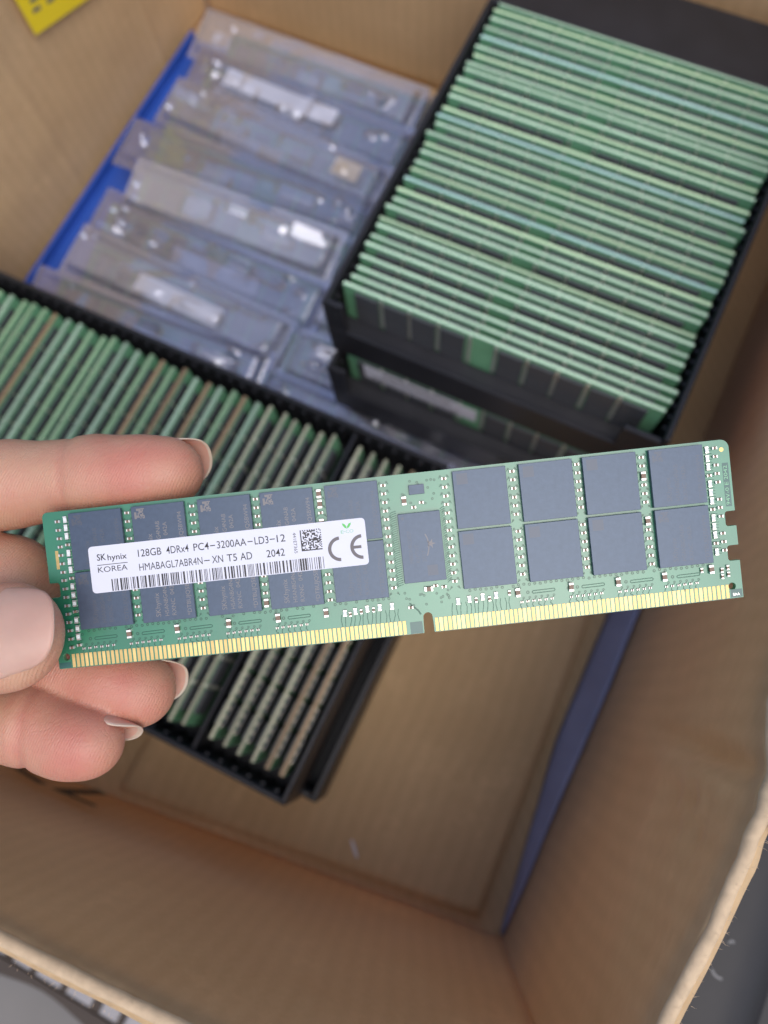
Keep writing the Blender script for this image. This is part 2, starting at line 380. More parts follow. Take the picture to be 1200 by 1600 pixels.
fpath = [(x, fy(x)-.9, frim(x)-1.6) for x in np.linspace(XL, XR, 160)]
flap(fpath, (0, -1, 0), .02, 9, 1.6, 1).build('flap', M['card_raw'], bx, smooth=True)
rpath = [(XR+1.5+rbump(0, 1, Vector((XR+1.5, y, rrim(y)-1.5))), y, rrim(y)-1.6) for y in np.linspace(-72, 340, 260)]
flap(rpath, (1, 0, 0), .0, 8, 1.6, 4).build('flap', M['card_raw'], bx, smooth=True)
# torn paper fibres along the two rims
mb = MB()
rg = random.Random(3)
def fibre(p, d, L_, r=.05):
    p = Vector(p); d = Vector(d).normalized(); s_ = d.orthogonal().normalized()*r; t_ = d.cross(s_).normalized()*r
    bend = Vector((rg.uniform(-1, 1), rg.uniform(-1, 1), rg.uniform(-.6, .6)))*L_*.25
    q = p+d*L_*.5; e = p+d*L_+bend
    vs = [p+s_, p+t_, p-s_, p-t_, q+s_*.7, q+t_*.7, q-s_*.7, q-t_*.7, e]
    mb.add(vs, [(i, (i+1) % 4, 4+(i+1) % 4, 4+i) for i in range(4)]+[(4+i, 4+(i+1) % 4, 8) for i in range(4)])
for i in range(170):
    x = rg.uniform(-110, 20); fibre((x, fy(x)-.9-rg.uniform(0, 5), frim(x)+1.0-rg.uniform(0, 1.2)), (rg.uniform(-.6, .6), -1, rg.uniform(-.3, .8)), rg.choice((.5, .7, 1.0, 1.5)))
for i in range(170):
    y = rg.uniform(-60, 45); fibre((XR+1.5+rg.uniform(0, 3), y, rrim(y)+1.5-rg.uniform(0, 1.5)), (1, rg.uniform(-.8, .8), rg.uniform(-.3, .8)), rg.choice((.5, .8, 1.2, 2.0)))
for i in range(24):
    fibre((XR+4.5, 13.5+rg.uniform(-1.5, 1.5), 209), (1, rg.uniform(-1.2, .6), rg.uniform(-.2, .7)), rg.uniform(1.5, 3.6), .11)
ff = mb.build('torn_fibre', M['card_raw'], bx); ff['kind'] = 'stuff'
# dark printed strokes on the inside of the front panel
mb = MB()
def stroke(p, q, wd):
    (x0, z0), (x1, z1) = p, q; d = Vector((x1-x0, z1-z0)).normalized(); n2 = Vector((-d.y, d.x))*wd/2
    vs = [(x0+n2.x, z0+n2.y), (x0-n2.x, z0-n2.y), (x1-n2.x, z1-n2.y), (x1+n2.x, z1+n2.y)]
    mb.add([(a, fy(a)+3.6, b) for a, b in vs], [(0, 1, 2, 3)])
stroke((-160, 30), (-139, 43), 5); stroke((-160, 24), (-146, 12), 6); stroke((-131, 46), (-122, 18), 7); stroke((-130, 44), (-112, 48), 4)
mb.build('print', M['ink'], fp)
# yellow warning sticker on the far side panel
mb = MB(); xs = XL+3.2
mb.add([(xs, 213.6, 130), (xs, 214, 93), (xs, 262, 78.5), (xs, 262, 116)], [(0, 1, 2, 3)])
st = mb.build('sticker', M['yellow'], lp)
mb = MB()
for k_, (y0, z0) in enumerate(((219, 101), (229, 98), (239, 95), (249, 92))):
    for j in range(4):
        y_ = y0+1.2*j; z_ = z0+4.2*j
        mb.add([(xs+.25, y_, z_), (xs+.25, y_+5.4, z_-1.7), (xs+.25, y_+5.9, z_+.1), (xs+.25, y_+.5, z_+1.8)], [(0, 1, 2, 3)])
mb.build('print', M['ink_grey'], st)

# blue liner sheet leaning along the foot of one panel
bl = sheet(lambda u: (66.8-9.5*min(1, u*2.6), -66+u*228, .6+2.2*min(1, u*2.2)), lambda u: (67.2, -66+u*228, 5+15*min(1, u*1.9)+.8*math.sin(u*17)), 60, 6, .8, lambda u, v, p: .5*noise.noise(Vector((p.y*.04, v*2, 1))))
tag(bl.build('liner_sheet', M['blue2'], smooth=True), 'narrow dark blue plastic sheet along the foot of the box wall', 'liner')
mb = MB()
mb.add([(-5.1, -66.6, 5), (-4.4, -65.6, 5.8), (-7.6, -62.2, 5.3), (-10.2, -59.8, 6.2), (-11, -60.8, 5.2), (-8.6, -63.6, 5)], [(0, 1, 2, 5), (2, 3, 4, 5)])
tag(mb.build('paper_scrap', M['paper']), 'small white paper scrap on the bare box bottom', 'paper scrap')

# ================================================================== memory modules that stand in the trays
CX = [(5.5, 15.7), (17.6, 28.1), (30.6, 40.8), (42.7, 52.9), (55.2, 65.5), (79.9, 90.3), (92.7, 103.0), (105.0, 115.1), (117.7, 127.9)]
MW, MH, MT = 133.35, 30.6, 1.4
def tray_module_meshes(edge, beads):
    b = MB(); th = 1.0 if edge in ('edge_grey', 'edge_green', 'edge_brown') else MT/2
    b.box(-MW/2, MW/2, -th, th, 0, MH, 0, top=1)
    return b.mesh('board', [M['pcb2'], M[edge]])
chip_me = MB(); chip_me.box(-5.1, 5.1, -1.3, 0, -5.6, 5.6); chip_me = chip_me.mesh('chip', [M['chip2']])
chip_mb = MB(); chip_mb.box(-5.1, 5.1, 0, 1.3, -5.6, 5.6); chip_mb = chip_mb.mesh('chip', [M['chip2']])
def cap_rows(y0):
    b = MB()
    for xc in (16.6, 29.4, 41.7, 54.0, 67, 78, 91.5, 104, 116.4):
        for i in range(10):
            z = MH-1.9-i*2.1; x = MW/2-xc
            b.box(x-.7, x+.7, y0-.55, y0, z-.65, z+.65, 0)
    return b.mesh('capacitor_strip', [M['tin']])
CAPS = cap_rows(-MT/2)
bead = MB()
for i in range(34):
    x = -MW/2+6+i*3.65; bead.box(x-.75, x+.75, -MT/2-1.0, -MT/2, MH-2.2, MH-.35, 0, ch=.25)
BEAD = bead.mesh('capacitor_strip', [M['bead']])
BOARDS = {}
def tray_module(loc, rz, edge, label, group, tilt=0, rows=1, beads=False, lab=None, both=True, chips=True):
    o = thing('memory_module', label, 'memory module', loc, rz, group); o.rotation_euler = (tilt, 0, rz)
    if edge not in BOARDS: BOARDS[edge] = tray_module_meshes(edge, beads)
    link('board', BOARDS[edge], o)
    if chips:
        for a, c in CX:
            for r in range(rows):
                link('chip', chip_me, o, (MW/2-(a+c)/2, -MT/2, MH-2.4-5.6-r*11.5))
            if both: link('chip', chip_mb, o, ((a+c)/2-MW/2, MT/2, MH-2.4-5.6))
    q = link('capacitor_strip', BEAD if beads else CAPS, o); q['kind'] = 'stuff'
    if lab:
        b = MB(); b.box(lab[0], lab[1], -MT/2-1.5, -MT/2-1.2, lab[2], lab[3]); b.build('label', M['label'], o)
        b = MB(); rr = random.Random(5); x = lab[0]+4
        while x < lab[1]-8:
            wd = rr.choice((.3, .5, .8)); b.add([(x, -MT/2-1.53, lab[2]+1), (x+wd, -MT/2-1.53, lab[2]+1), (x+wd, -MT/2-1.53, lab[2]+3.2), (x, -MT/2-1.53, lab[2]+3.2)], [(0, 1, 2, 3)]); x += wd+rr.choice((.4, .6))
        for j in range(2):
            b.add([(lab[0]+9, -MT/2-1.53, lab[3]-2.4-2*j), (lab[1]-12, -MT/2-1.53, lab[3]-2.4-2*j), (lab[1]-12, -MT/2-1.53, lab[3]-1.5-2*j), (lab[0]+9, -MT/2-1.53, lab[3]-1.5-2*j)], [(0, 1, 2, 3)])
        b.build('print', M['ink_grey'], o)
    return o

# ------------------------------------------------------------------ black trays
def black_tray(label, loc, X, Y, H, slots_axis, n, pitch, first, lip=None, flange=0, group='black module trays', rim=2.2):
    """Open thermoformed tray X x Y x H with slot ribs along the two walls the module ends touch; lip = height of the cut-out wall."""
    t = thing('module_tray', label, 'tray', loc, 0, group)
    b = MB(); b.box(0, X, 0, Y, 0, 7); b.build('tray_floor', M['tray'], t)
    walls = [('x', 0, rim), ('x', X-rim, X), ('y', 0, rim), ('y', Y-rim, Y)]
    for ax, a, c in walls:
        b = MB()
        if ax == 'x': b.box(a, c, 0, Y, 7, H, ch=.6)
        elif lip and a == 0:
            post = 9
            b.box(rim, X-rim, a, c, 7, lip, ch=.5); b.box(rim, post, a, c, lip, H, ch=.5); b.box(X-post-8, X-rim, a, c, lip, H-4, ch=.5)
            b.box(rim, X-rim, c, c+6.5, 7, lip-1.2, ch=.5)
        else: b.box(rim, X-rim, a, c, 7, H, ch=.6)
        b.build('tray_wall', M['tray'], t)
    for i in range(n+1):
        b = MB(); q = first+(i-.5)*pitch
        if slots_axis == 'y': b.box(rim, rim+1.4, q-.7, q+.7, 7, H-6); b.build('slot_rib', M['tray'], t); b = MB(); b.box(X-rim-1.4, X-rim, q-.7, q+.7, 7, H-6)
        else: b.box(q-.7, q+.7, rim, rim+1.4, 7, H-4); b.build('slot_rib', M['tray'], t); b = MB(); b.box(q-.7, q+.7, Y-rim-1.4, Y-rim, 7, H-4)
        b.build('slot_rib', M['tray'], t)
    if flange:
        b = MB(); b.box(0, X, Y, Y+flange, H-9, H-4, ch=1.2); b.build('flange', M['tray'], t)
    return t

# stack by the far corner: two trays, modules run along X
TX, TY = -106.5, 129.4
t2 = black_tray('lower black tray of the two-high stack, under the full tray', (TX+1, TY-9, 36), 144, 166, 39, 'y', 3, 5, 10, lip=19)
t1 = black_tray('top black tray of the two-high stack, full of bright green modules', (TX, TY, 76), 144, 166, 40, 'y', 32, 4.98, 10, lip=20, flange=36)
tints = ['edge_mint', 'edge_yellow', 'edge_blue']
names = {'edge_mint': 'mint green', 'edge_yellow': 'yellowish green', 'edge_blue': 'bluish green'}
rg = random.Random(8)
ORD = 'first second third fourth fifth sixth seventh eighth ninth tenth eleventh twelfth thirteenth fourteenth fifteenth sixteenth seventeenth eighteenth nineteenth'.split()
def ordinal(n):
    if n < 20: return ORD[n-1]
    t_ = ['twenty', 'thirty', 'forty'][n//10-2]
    return (t_[:-1]+'ieth') if n % 10 == 0 else t_+'-'+ORD[n % 10-1]
seq = 'mmmmmmmymmybymmymmbymymmmymbmmymb'
for i in range(32):
    e = {'m': 'edge_mint', 'y': 'edge_yellow', 'b': 'edge_blue'}[seq[i]]
    if i == 0: lab_, gp = 'first module of the full top tray, its dark chips facing the tray cut-out', None
    else: lab_, gp = 'memory module with %s edge in full top tray, %s from cut-out' % (names[e], ordinal(i+1)), 'modules packed in the top tray of the stack'
    tray_module((TX+72+rg.uniform(-1, 1), TY+10+i*4.98, 116-MH+rg.uniform(-.7, .4)), 0, e, lab_, gp, tilt=rg.uniform(-.03, .03), rows=2 if i == 0 else 1)
for i in range(3):
    tray_module((TX+73, TY-9+10.8+i*4.98, 44.2), 0, 'edge_mint', ['white-labelled module showing in the cut-out of the lower stacked tray', 'module just behind the white-labelled one in the lower stacked tray', 'third module in the dark lower tray of the stack'][i], None, rows=2, both=False, lab=(-58, -3, 17, 28) if i == 0 else None)

# pair of trays beside the hand: modules run along Y
LX0, LX1 = -312.0, -37.0
u2 = black_tray('empty black tray underneath the wide tray of tightly packed modules', (-304, -49, 4.6), 274, 150, 34, 'x', 0, 6, 10, rim=3)
u1 = black_tray('wide black tray of green and brown edged modules beside the two-high stack', (LX0, -50, 39.2), LX1-LX0, 151, 36.5, 'x', 42, 6.3, 8)
b = MB(); b.box(-80.9-LX0, -79.3-LX0, 2.4, 148.4, 7.1, 33, ch=.4); b.build('divider', M['tray'], u1)
seq2 = 'gnGgngGgngGnGbggGGnggGbnbgbgGbgkkkkkk'
ename = {'g': 'edge_grey', 'n': 'edge_green', 'G': 'edge_green', 'b': 'edge_brown', 'k': 'edge_khaki'}
dname = {'edge_grey': 'dull grey green', 'edge_green': 'leaf green', 'edge_brown': 'brown', 'edge_khaki': 'khaki'}
x = -84.9; i = len(seq2)-1
slots = []
for i, ch in enumerate(reversed(seq2)):
    slots.append((-86.0-i*6.3, ch))
for si, (x, ch) in enumerate(slots):
    if x < LX0+5: break
    e = ename[ch]
    tray_module((x+rg.uniform(-.4, .4), 25.5+rg.uniform(-1, 1), 76.5-MH+rg.uniform(-.7, .5)), math.pi/2, e, '%s edged memory module in wide tray, %s after the beaded modules' % (dname[e], ordinal(si+1)), 'modules packed in the wide tray', tilt=rg.uniform(-.03, .03))
for j in range(6):
    tray_module((-75.5+j*6.3, 25.5+rg.uniform(-.6, .6), 75.5-MH+rg.uniform(-.4, .4)), math.pi/2, 'edge_khaki' if j < 4 else 'edge_brown', 'module with beaded capacitor edge, %s from the end wall of the wide tray' % ordinal(6-j), 'beaded modules at the end of the wide tray', tilt=.03, beads=True)

# ------------------------------------------------------------------ blue base with clear trays of flat modules
mb = MB()
mb.box(-311, -22, 104, 318, .5, 2.5); mb.box(-311, -309, 104, 318, 2.5, 9, ch=.5)
tag(mb.build('plastic_base', M['blue']), 'bright blue plastic base under the clear packs by the box wall', 'base')
flat_b = MB(); flat_b.box(-MW/2, MW/2, -MH/2, MH/2, 0, MT, 0); FLAT = flat_b.mesh('board', [M['pcb2']])
fchip = MB(); fchip.box(-5.1, 5.1, -5.6, 5.6, 0, 1.1, ch=.15); FCHIP = fchip.mesh('chip', [mat('chip_bag_sheen', (.17, .175, .20), .4, spec=.6)])  # pale grey puts the sheen of a bag into the chip colour
kinds = {'white': 'with a long white label', 'short': 'with a short white label', 'plain': 'with bare sheen-grey chips', 'tan': 'with a tan and white label'}
rg = random.Random(21)
def flat_module(x, y, z, tilt, kind, row, side):
    o = thing('memory_module', '%s module %s under clear pack, %s row from wide tray' % (side, kinds[kind], ORD[row]), 'memory module', (x, y, z), 0, 'modules under the clear packs')
    o.rotation_euler = (tilt, 0, 0)
    link('board', FLAT, o)
    for a, c in CX:
        for r in (-6.2, 5.4): link('chip', FCHIP, o, ((a+c)/2-MW/2, r+3-2.4, MT))
    if kind != 'plain':
        L_ = {'white': (-58, 15), 'short': (-20, 34), 'tan': (-30, 10)}[kind]
        b = MB(); b.box(L_[0], L_[1], -4.5, 6, MT+1.15, MT+1.4); b.build('label', M['label'], o)
        if kind == 'tan':
            b = MB(); b.box(-6, 9, -3.5, 5, MT+1.45, MT+1.5); b.build('label_patch', mat('tan_patch', (.72, .50, .22), .5), o)
rows_y = [115+i*26.5 for i in range(8)]
kk = ['short', 'plain', 'short', 'plain', 'plain', 'tan', 'white', 'plain']
kk2 = ['short', 'plain', 'plain', 'short', 'plain', 'plain', 'plain', 'short']
for i, y in enumerate(rows_y):
    flat_module(-212+rg.uniform(-6, 6), y+1, 14, math.radians(20), kk[i], i, 'outer')
    flat_module(-75+rg.uniform(-3, 3), y+1, 14, math.radians(20), kk2[i], i, 'inner')
# crumpled clear blister packs, one laid over each row, overlapping like shingles
CLEAR = [clear_mat('clear_plastic', (.90, .91, .96), .11, .15, .7, h_) for h_ in (.05, .12, .20, .32)]
def blister(label, x0, x1, yc, wy, z, haze, tilt, yaw, seedv, strip=None):
    t = thing('blister_pack', label, 'blister pack', ((x0+x1)/2, yc, z), yaw, 'clear blister packs over the flat modules')
    t.rotation_euler = (tilt, 0, yaw)
    rs = np.random.RandomState(seedv); nx, ny = 150, 56
    hx = (x1-x0)/2; X = np.linspace(-hx, hx, nx); Y = np.linspace(-wy/2, wy/2, ny); XX, YY = np.meshgrid(X, Y)
    ed = np.minimum(np.minimum(XX+hx, hx-XX), np.minimum(YY+wy/2, wy/2-YY))
    Z = 6.0*np.clip((ed-3.5)/2.5, 0, 1)
    for k in range(3):                                     # moulded ribs along the pack
        y_ = rs.uniform(-.36, .36)*wy; wd = rs.uniform(1.0, 2.6); a0, a1 = sorted(rs.uniform(-hx+8, hx-8, 2))
        Z += rs.choice((-1, 1))*rs.uniform(.8, 1.8)*np.exp(-((YY-y_)/wd)**2)*np.clip((XX-a0)/4, 0, 1)*np.clip((a1-XX)/4, 0, 1)
    for k in range(4):                                     # slanted pocket faces
        xc = rs.uniform(-hx+12, hx-12); wd = rs.uniform(5, 16); y_ = rs.uniform(-.3, .3)*wy; hy_ = rs.uniform(3, 6)
        m_ = np.clip((wd-np.abs(XX-xc))/1.5, 0, 1)*np.clip((hy_-np.abs(YY-y_))/1.5, 0, 1)
        Z += m_*(-(XX-xc)*rs.uniform(.05, .24)+(YY-y_)*rs.uniform(0, .3))
    for k in range(14):                                    # dents and crinkles
        a = rs.uniform(0, math.pi); dx = XX-rs.uniform(-hx, hx); dy = YY-rs.uniform(-wy/2, wy/2)
        Z += rs.uniform(-1, 1)*.9*np.exp(-((dx*math.cos(a)+dy*math.sin(a))/rs.uniform(3, 9))**2-((dy*math.cos(a)-dx*math.sin(a))/rs.uniform(8, 34))**2)
    for sx in (-1, 1):                                     # knobs near the ends, added for their glints
        for k in range(rs.randint(1, 4)):
            cx_, cy_ = sx*(hx-rs.uniform(6, 26)), rs.uniform(-.35, .35)*wy
            Z += 2.0*np.clip(1-(np.hypot(XX-cx_, YY-cy_)/rs.uniform(2.2, 3.4))**2, 0, 1)
    b = MB(); b.v = [tuple(q) for q in np.stack([XX.ravel(), YY.ravel(), Z.ravel()], 1)]
    b.f = [(j*nx+i, j*nx+i+1, (j+1)*nx+i+1, (j+1)*nx+i) for j in range(ny-1) for i in range(nx-1)]; b.m = [0]*len(b.f)
    b.build('shell', CLEAR[haze], t, smooth=True)
    b = MB(); b.box(-hx, hx, -wy/2, wy/2, -.9, -.5); b.build('backing', CLEAR[0], t)
    if strip:
        c_ = (x0+x1)/2; b = MB(); b.box(strip[0]-c_, strip[1]-c_, strip[2], strip[2]+10, 3.2, 3.5); b.build('label', M['paper'] if len(strip) < 4 else mat('tan_label', (.74, .56, .32), .5), t)
hz = [1, 2, 1, 3, 1, 2, 1, 2]; hz2 = [1, 2, 3, 1, 2, 2, 3, 1]
for i, y in enumerate(rows_y):
    xa = rg.uniform(-297, -268); xb = rg.uniform(-148, -128)
    blister('clear crinkled blister pack over the outer module in the %s row from the wide tray' % ORD[i], xa, xb, y+1, 31, 25+1.2*(i % 2)+rg.uniform(0, 1.5), hz[i], math.radians(9+rg.uniform(-7, 7)), rg.uniform(-.055, .055), 31+i, {6: (-258, -186, -2), 1: (-236, -184, -7), 5: (-172, -156, -3, 1)}.get(i))
    blister('clear crinkled blister pack over the inner module in the %s row from the wide tray' % ORD[i], xb+rg.uniform(-9, 2), -22, y+rg.uniform(-2, 3), 31, 23.2+.8*(i % 2), hz2[i], math.radians(6), rg.uniform(-.015, .015), 61+i, {0: (-78, -26, -8), 7: (-124, -92, -6)}.get(i))
# ================================================================== the module held in the hand
hm = thing('memory_module', 'green server memory module with gold contacts and white label held by the fingers', 'memory module')
c0 = Vector((0.8528158109, 0.5220625978, -0.0124834563)); c1 = -Vector((0.4965730942, -0.8181121484, -0.2900132320)); c2 = -Vector((-0.1616179285, 0.2411289211, -0.9569412148))
t0 = Vector((-84.3587, 3.7548, -140.2424+HF)) - c1*MH          # local origin: lower left corner, x along, y up, z towards the viewer
HM = Matrix(((c0.x, c1.x, c2.x, t0.x*MM), (c0.y, c1.y, c2.y, t0.y*MM), (c0.z, c1.z, c2.z, t0.z*MM), (0, 0, 0, 1)))
hm.matrix_world = HM
vy = lambda v: MH-v
# board outline with side notches, key notch and rounded upper corners
def rc(cx, cy, r, a0, a1, n=5): return [(cx+r*math.cos(math.radians(a0+(a1-a0)*i/n)), cy+r*math.sin(math.radians(a0+(a1-a0)*i/n))) for i in range(n+1)]
bow = lambda x: -.45*(1-((x-66.7)/66.7)**2)
out = []
for x in np.linspace(0.0, 71.5, 20): out.append((x, bow(x)))
out += [(71.55, 1.4)]+rc(72.5, 2.6, .9, 180, 0, 8)+[(73.45, 1.4)]
for x in np.linspace(73.5, MW, 17): out.append((x, bow(x)))
out += [(MW, vy(23.4)), (MW-1.6, vy(23.4))]+rc(MW-1.7, vy(22.9), .5, 270, 180, 3)+rc(MW-1.7, vy(20.9), .5, 180, 90, 3)+[(MW, vy(20.4))]
out += [(MW, vy(16.7)), (MW-1.4, vy(16.7))]+rc(MW-1.5, vy(16.2), .5, 270, 180, 3)+rc(MW-1.5, vy(14.3), .5, 180, 90, 3)+[(MW, vy(13.8))]
out += rc(MW-1.6, MH-1.6, 1.6, 0, 90, 6)+rc(1.0, MH-1.0, 1.0, 90, 180, 4)
out += [(0, vy(13.8))]+rc(1.4, vy(14.3), .5, 90, 0, 3)+rc(1.4, vy(16.2), .5, 0, -90, 3)+[(0, vy(16.7)), (0, vy(20.4)), (1.6, vy(20.4)), (2.0, vy(21)), (2.0, vy(22.9)), (1.6, vy(23.4)), (0, vy(23.4))]
bmh = bmesh.new()
def ring(pts, z): return [bmh.verts.new((a*MM, b*MM, z*MM)) for a, b in pts]
loops = [out]
for hx_, hv in ((1.62, 28.4), (131.4, 28.3)): loops.append([(hx_+.72*math.cos(a), vy(hv)+.72*math.sin(a)) for a in np.linspace(0, 2*math.pi, 17)[:-1]])
for z in (0, -1.35):
    es = []
    for lp_ in loops:
        vs = ring(lp_, z); es += [bmh.edges.new((vs[i], vs[(i+1) % len(vs)])) for i in range(len(vs))]
    r = bmesh.ops.triangle_fill(bmh, use_beauty=True, use_dissolve=False, edges=es)
    for f_ in r['geom']:
        if isinstance(f_, bmesh.types.BMFace):
            f_.normal_update()
            if (f_.normal.z > 0) != (z == 0): f_.normal_flip()
bmh.verts.ensure_lookup_table()
nv = sum(len(l) for l in loops); o_ = 0
for li, lp_ in enumerate(loops):
    n_ = len(lp_)
    for i in range(n_):
        a, c = o_+i, o_+(i+1) % n_
        f_ = bmh.faces.new((bmh.verts[a], bmh.verts[nv+a], bmh.verts[nv+c], bmh.verts[c])); f_.material_index = 1
    o_ += n_
me = bpy.data.meshes.new('board'); bmh.to_mesh(me); bmh.free(); me.materials.append(M['pcb']); me.materials.append(M['pcb_edge'])
board = link('board', me, hm)

# bare laminate at the key notch and the lower corners
for (a, b, c, d) in ((68.9, 71.3, .05, 2.35), (131.0, 133.2, .15, 1.7), (.1, 2.4, .15, 1.2)):
    mb = MB(); mb.box(a, b, c+bow((a+b)/2), d+bow((a+b)/2), .005, .03); mb.build('bare_patch', M['pcb_dark'], board)
mb = MB(); put_text(mb, 'SAA', 131.4, .45, .5, 1.3, .035, 0); mb.build('print', M['tin'], board)
mb = MB(); mb.box(131.75, 132.9, vy(12.9), vy(4.5), .005, .02); mb.build('bare_patch', M['pcb_dark'], board)
mb = MB(); put_text(mb, '94V-0 E 2042', 132.6, vy(12.6), .7, 7.6, .025, math.pi/2); mb.build('print', M['eco'], board)
mb = MB(); mb.box(1.75, 2.35, vy(11.2), vy(7.6), .005, .02); mb.build('gold_patch', M['gold'], board)
mb = MB(); arc(mb, 131.9, vy(1.9), 0, .42, 0, 360, .02, n=16); mb.build('gold_patch', M['gold'], board)

# gold contacts, 144 of them
cm = MB(); cm.box(-.30, .30, 0, 2.62, .002, .035, ch=.02); cm = cm.mesh('contact', [M['gold']])
for x in [2.98+.853*i for i in range(77)]+[74.1+.853*i for i in range(67)]:
    link('contact', cm, hm, (x, bow(x)+.12, 0))

# chips: dull epoxy blocks with fine edge
hc = MB(); hc.box(-5.12, 5.12, -5.55, 5.55, .12, 1.05, ch=.05); hc.box(-4.7, 4.7, -5.2, 5.2, .0, .12, 1); HC = hc.mesh('chip', [M['chip'], M['chip_dot']])
mk = MB()
put_text(mk, 'SKhynix', -1.55, -4.6, .95, 4.6, 1.056, math.pi/2); put_text(mk, 'H5ANBG4NAB', .05, -4.6, .8, 6.9, 1.056, math.pi/2)
put_text(mk, 'RXNC  042A', 1.45, -4.6, .8, 6.6, 1.056, math.pi/2); put_text(mk, '*DTBUJQ5BW94', 4.45, -4.9, .8, 8.6, 1.056, math.pi/2)
mr_ = random.Random(4)
for i in range(9):
    for j in range(9):
        if mr_.random() < .62: mk.add([(-4.55+i*.22, 3.1+j*.22, 1.056), (-4.33+i*.22, 3.1+j*.22, 1.056), (-4.33+i*.22, 3.32+j*.22, 1.056), (-4.55+i*.22, 3.32+j*.22, 1.056)], [(0, 1, 2, 3)])
MK = mk.mesh('marking', [M['mark']])
MKF = mk.mesh('marking', [M['mark_faint']])
for ci, (a, c) in enumerate(CX):
    for row, vc in enumerate((6.22, 17.72) if ci < 5 else (6.1, 17.72)):
        ch = link('chip', HC, hm, ((a+c)/2, vy(vc), 0))
        if ci in (1, 2, 3, 4): link('marking', MK if ci != 4 else MKF, ch)
        elif ci in (0, 8): link('marking', MKF, ch)
        else:
            s_ = MB(); s_.add([(-4.4, 2.9, 1.056), (-2.3, 2.9, 1.056), (-2.3, 5.0, 1.056), (-4.4, 5.0, 1.056)], [(0, 1, 2, 3)]); s_.build('marking', M['mark_faint'], ch)
rc_ = MB(); rc_.box(-4.05, 4.05, -6.7, 6.7, .1, 1.0, ch=.05); rc_.box(-3.7, 3.7, -6.3, 6.3, 0, .1, 1)
rcd = rc_.build('register_chip', [M['chip'], M['chip_dot']], hm); rcd.location = (72.78*MM, vy(14.35)*MM, 0)
s_ = MB()
for k_, tx in enumerate(('M88DR4RCD02P', 'K1PTHT', '2037')): put_text(s_, tx, -1.9+k_*1.25, -2.9, .75, (6.2, 3.4, 2.2)[k_], 1.006, math.pi/2)
s_.build('marking', M['mark_faint'], rcd)
s_ = MB(); arc(s_, -3.4, .3, 4.6, 4.82, -26, 27, 1.006)
for a in range(0, 360, 72):
    p = [(1.75+.95*math.cos(math.radians(a)), .5+.95*math.sin(math.radians(a))), (1.75+.35*math.cos(math.radians(a+36)), .5+.35*math.sin(math.radians(a+36))), (1.75, .5), (1.75+.35*math.cos(math.radians(a-36)), .5+.35*math.sin(math.radians(a-36)))]
    s_.add([(x, y, 1.006) for x, y in p], [(0, 1, 2, 3)])
s_.build('emblem', M['mark'], rcd)
s_ = MB(); s_.add([(.6, -5.6, 1.006), (2.6, -5.6, 1.006), (2.6, -3.6, 1.006), (.6, -3.6, 1.006)], [(0, 1, 2, 3)]); arc(s_, -3.2, 5.8, 0, .3, 0, 360, 1.006, n=12); s_.build('marking', M['mark_faint'], rcd)
ic = MB(); ic.box(71.4, 74.35, vy(4.15), vy(2.3), .05, .75, ch=.04); ic.build('sensor_chip', M['chip'], hm)

# ceramic capacitors and resistors
def passive(name, l, w_, h, body, term):
    b = MB(); b.box(-l/2, -l/2+term, -w_/2, w_/2, 0, h, 1, ch=.04); b.box(l/2-term, l/2, -w_/2, w_/2, 0, h, 1, ch=.04); b.box(-l/2+term, l/2-term, -w_/2+.02, w_/2-.02, 0, h-.02, 0, ch=.03)
    return b.mesh(name, [body, M['tin']])
P_S = passive('capacitor', .95, .52, .42, M['cap'], .26); P_B = passive('capacitor', 1.65, .9, .7, M['cap'], .42)
P_W = passive('resistor', 1.3, .72, .4, M['cap_pale'], .3); P_R = passive('resistor', .55, .42, .28, M['cap'], .16)
rp = random.Random(2)
def place(me_, x, v, rot=0, nm='capacitor'):
    o = link(nm, me_, hm, (x+rp.uniform(-.03, .03), vy(v)+rp.uniform(-.03, .03), .02)); o.rotation_euler[2] = rot+rp.uniform(-.05, .05)
for gi, u in enumerate((16.62, 29.35, 41.75, 54.05, 66.55, 78.35, 91.5, 104.0, 116.4)):
    v = 1.75
    while v < 22.9:
        covered = 8.2 < v < 16.0 and u < 62
        if not covered and not (u > 60 and abs(v-11.9) < .5 and u > 80):
            if gi in (1, 2, 3, 6, 8) and rp.random() < .16: place(P_B, u, v+.3, math.pi/2); v += 2.0; continue
            place(P_S, u, v, 0 if gi in (0,) else rp.choice((0, 0, 0, math.pi)))
        v += 1.66
for (x, v) in ((70.3, 5.2), (73.2, 22.6)): place(P_B, x, v, math.pi/2 if x < 72 else 0)
for (x, v) in ((73.6, 5.8), (72.0, 6.6), (74.6, 22.1), (76.2, 22.5), (69.4, 25.8)): place(P_S, x, v)
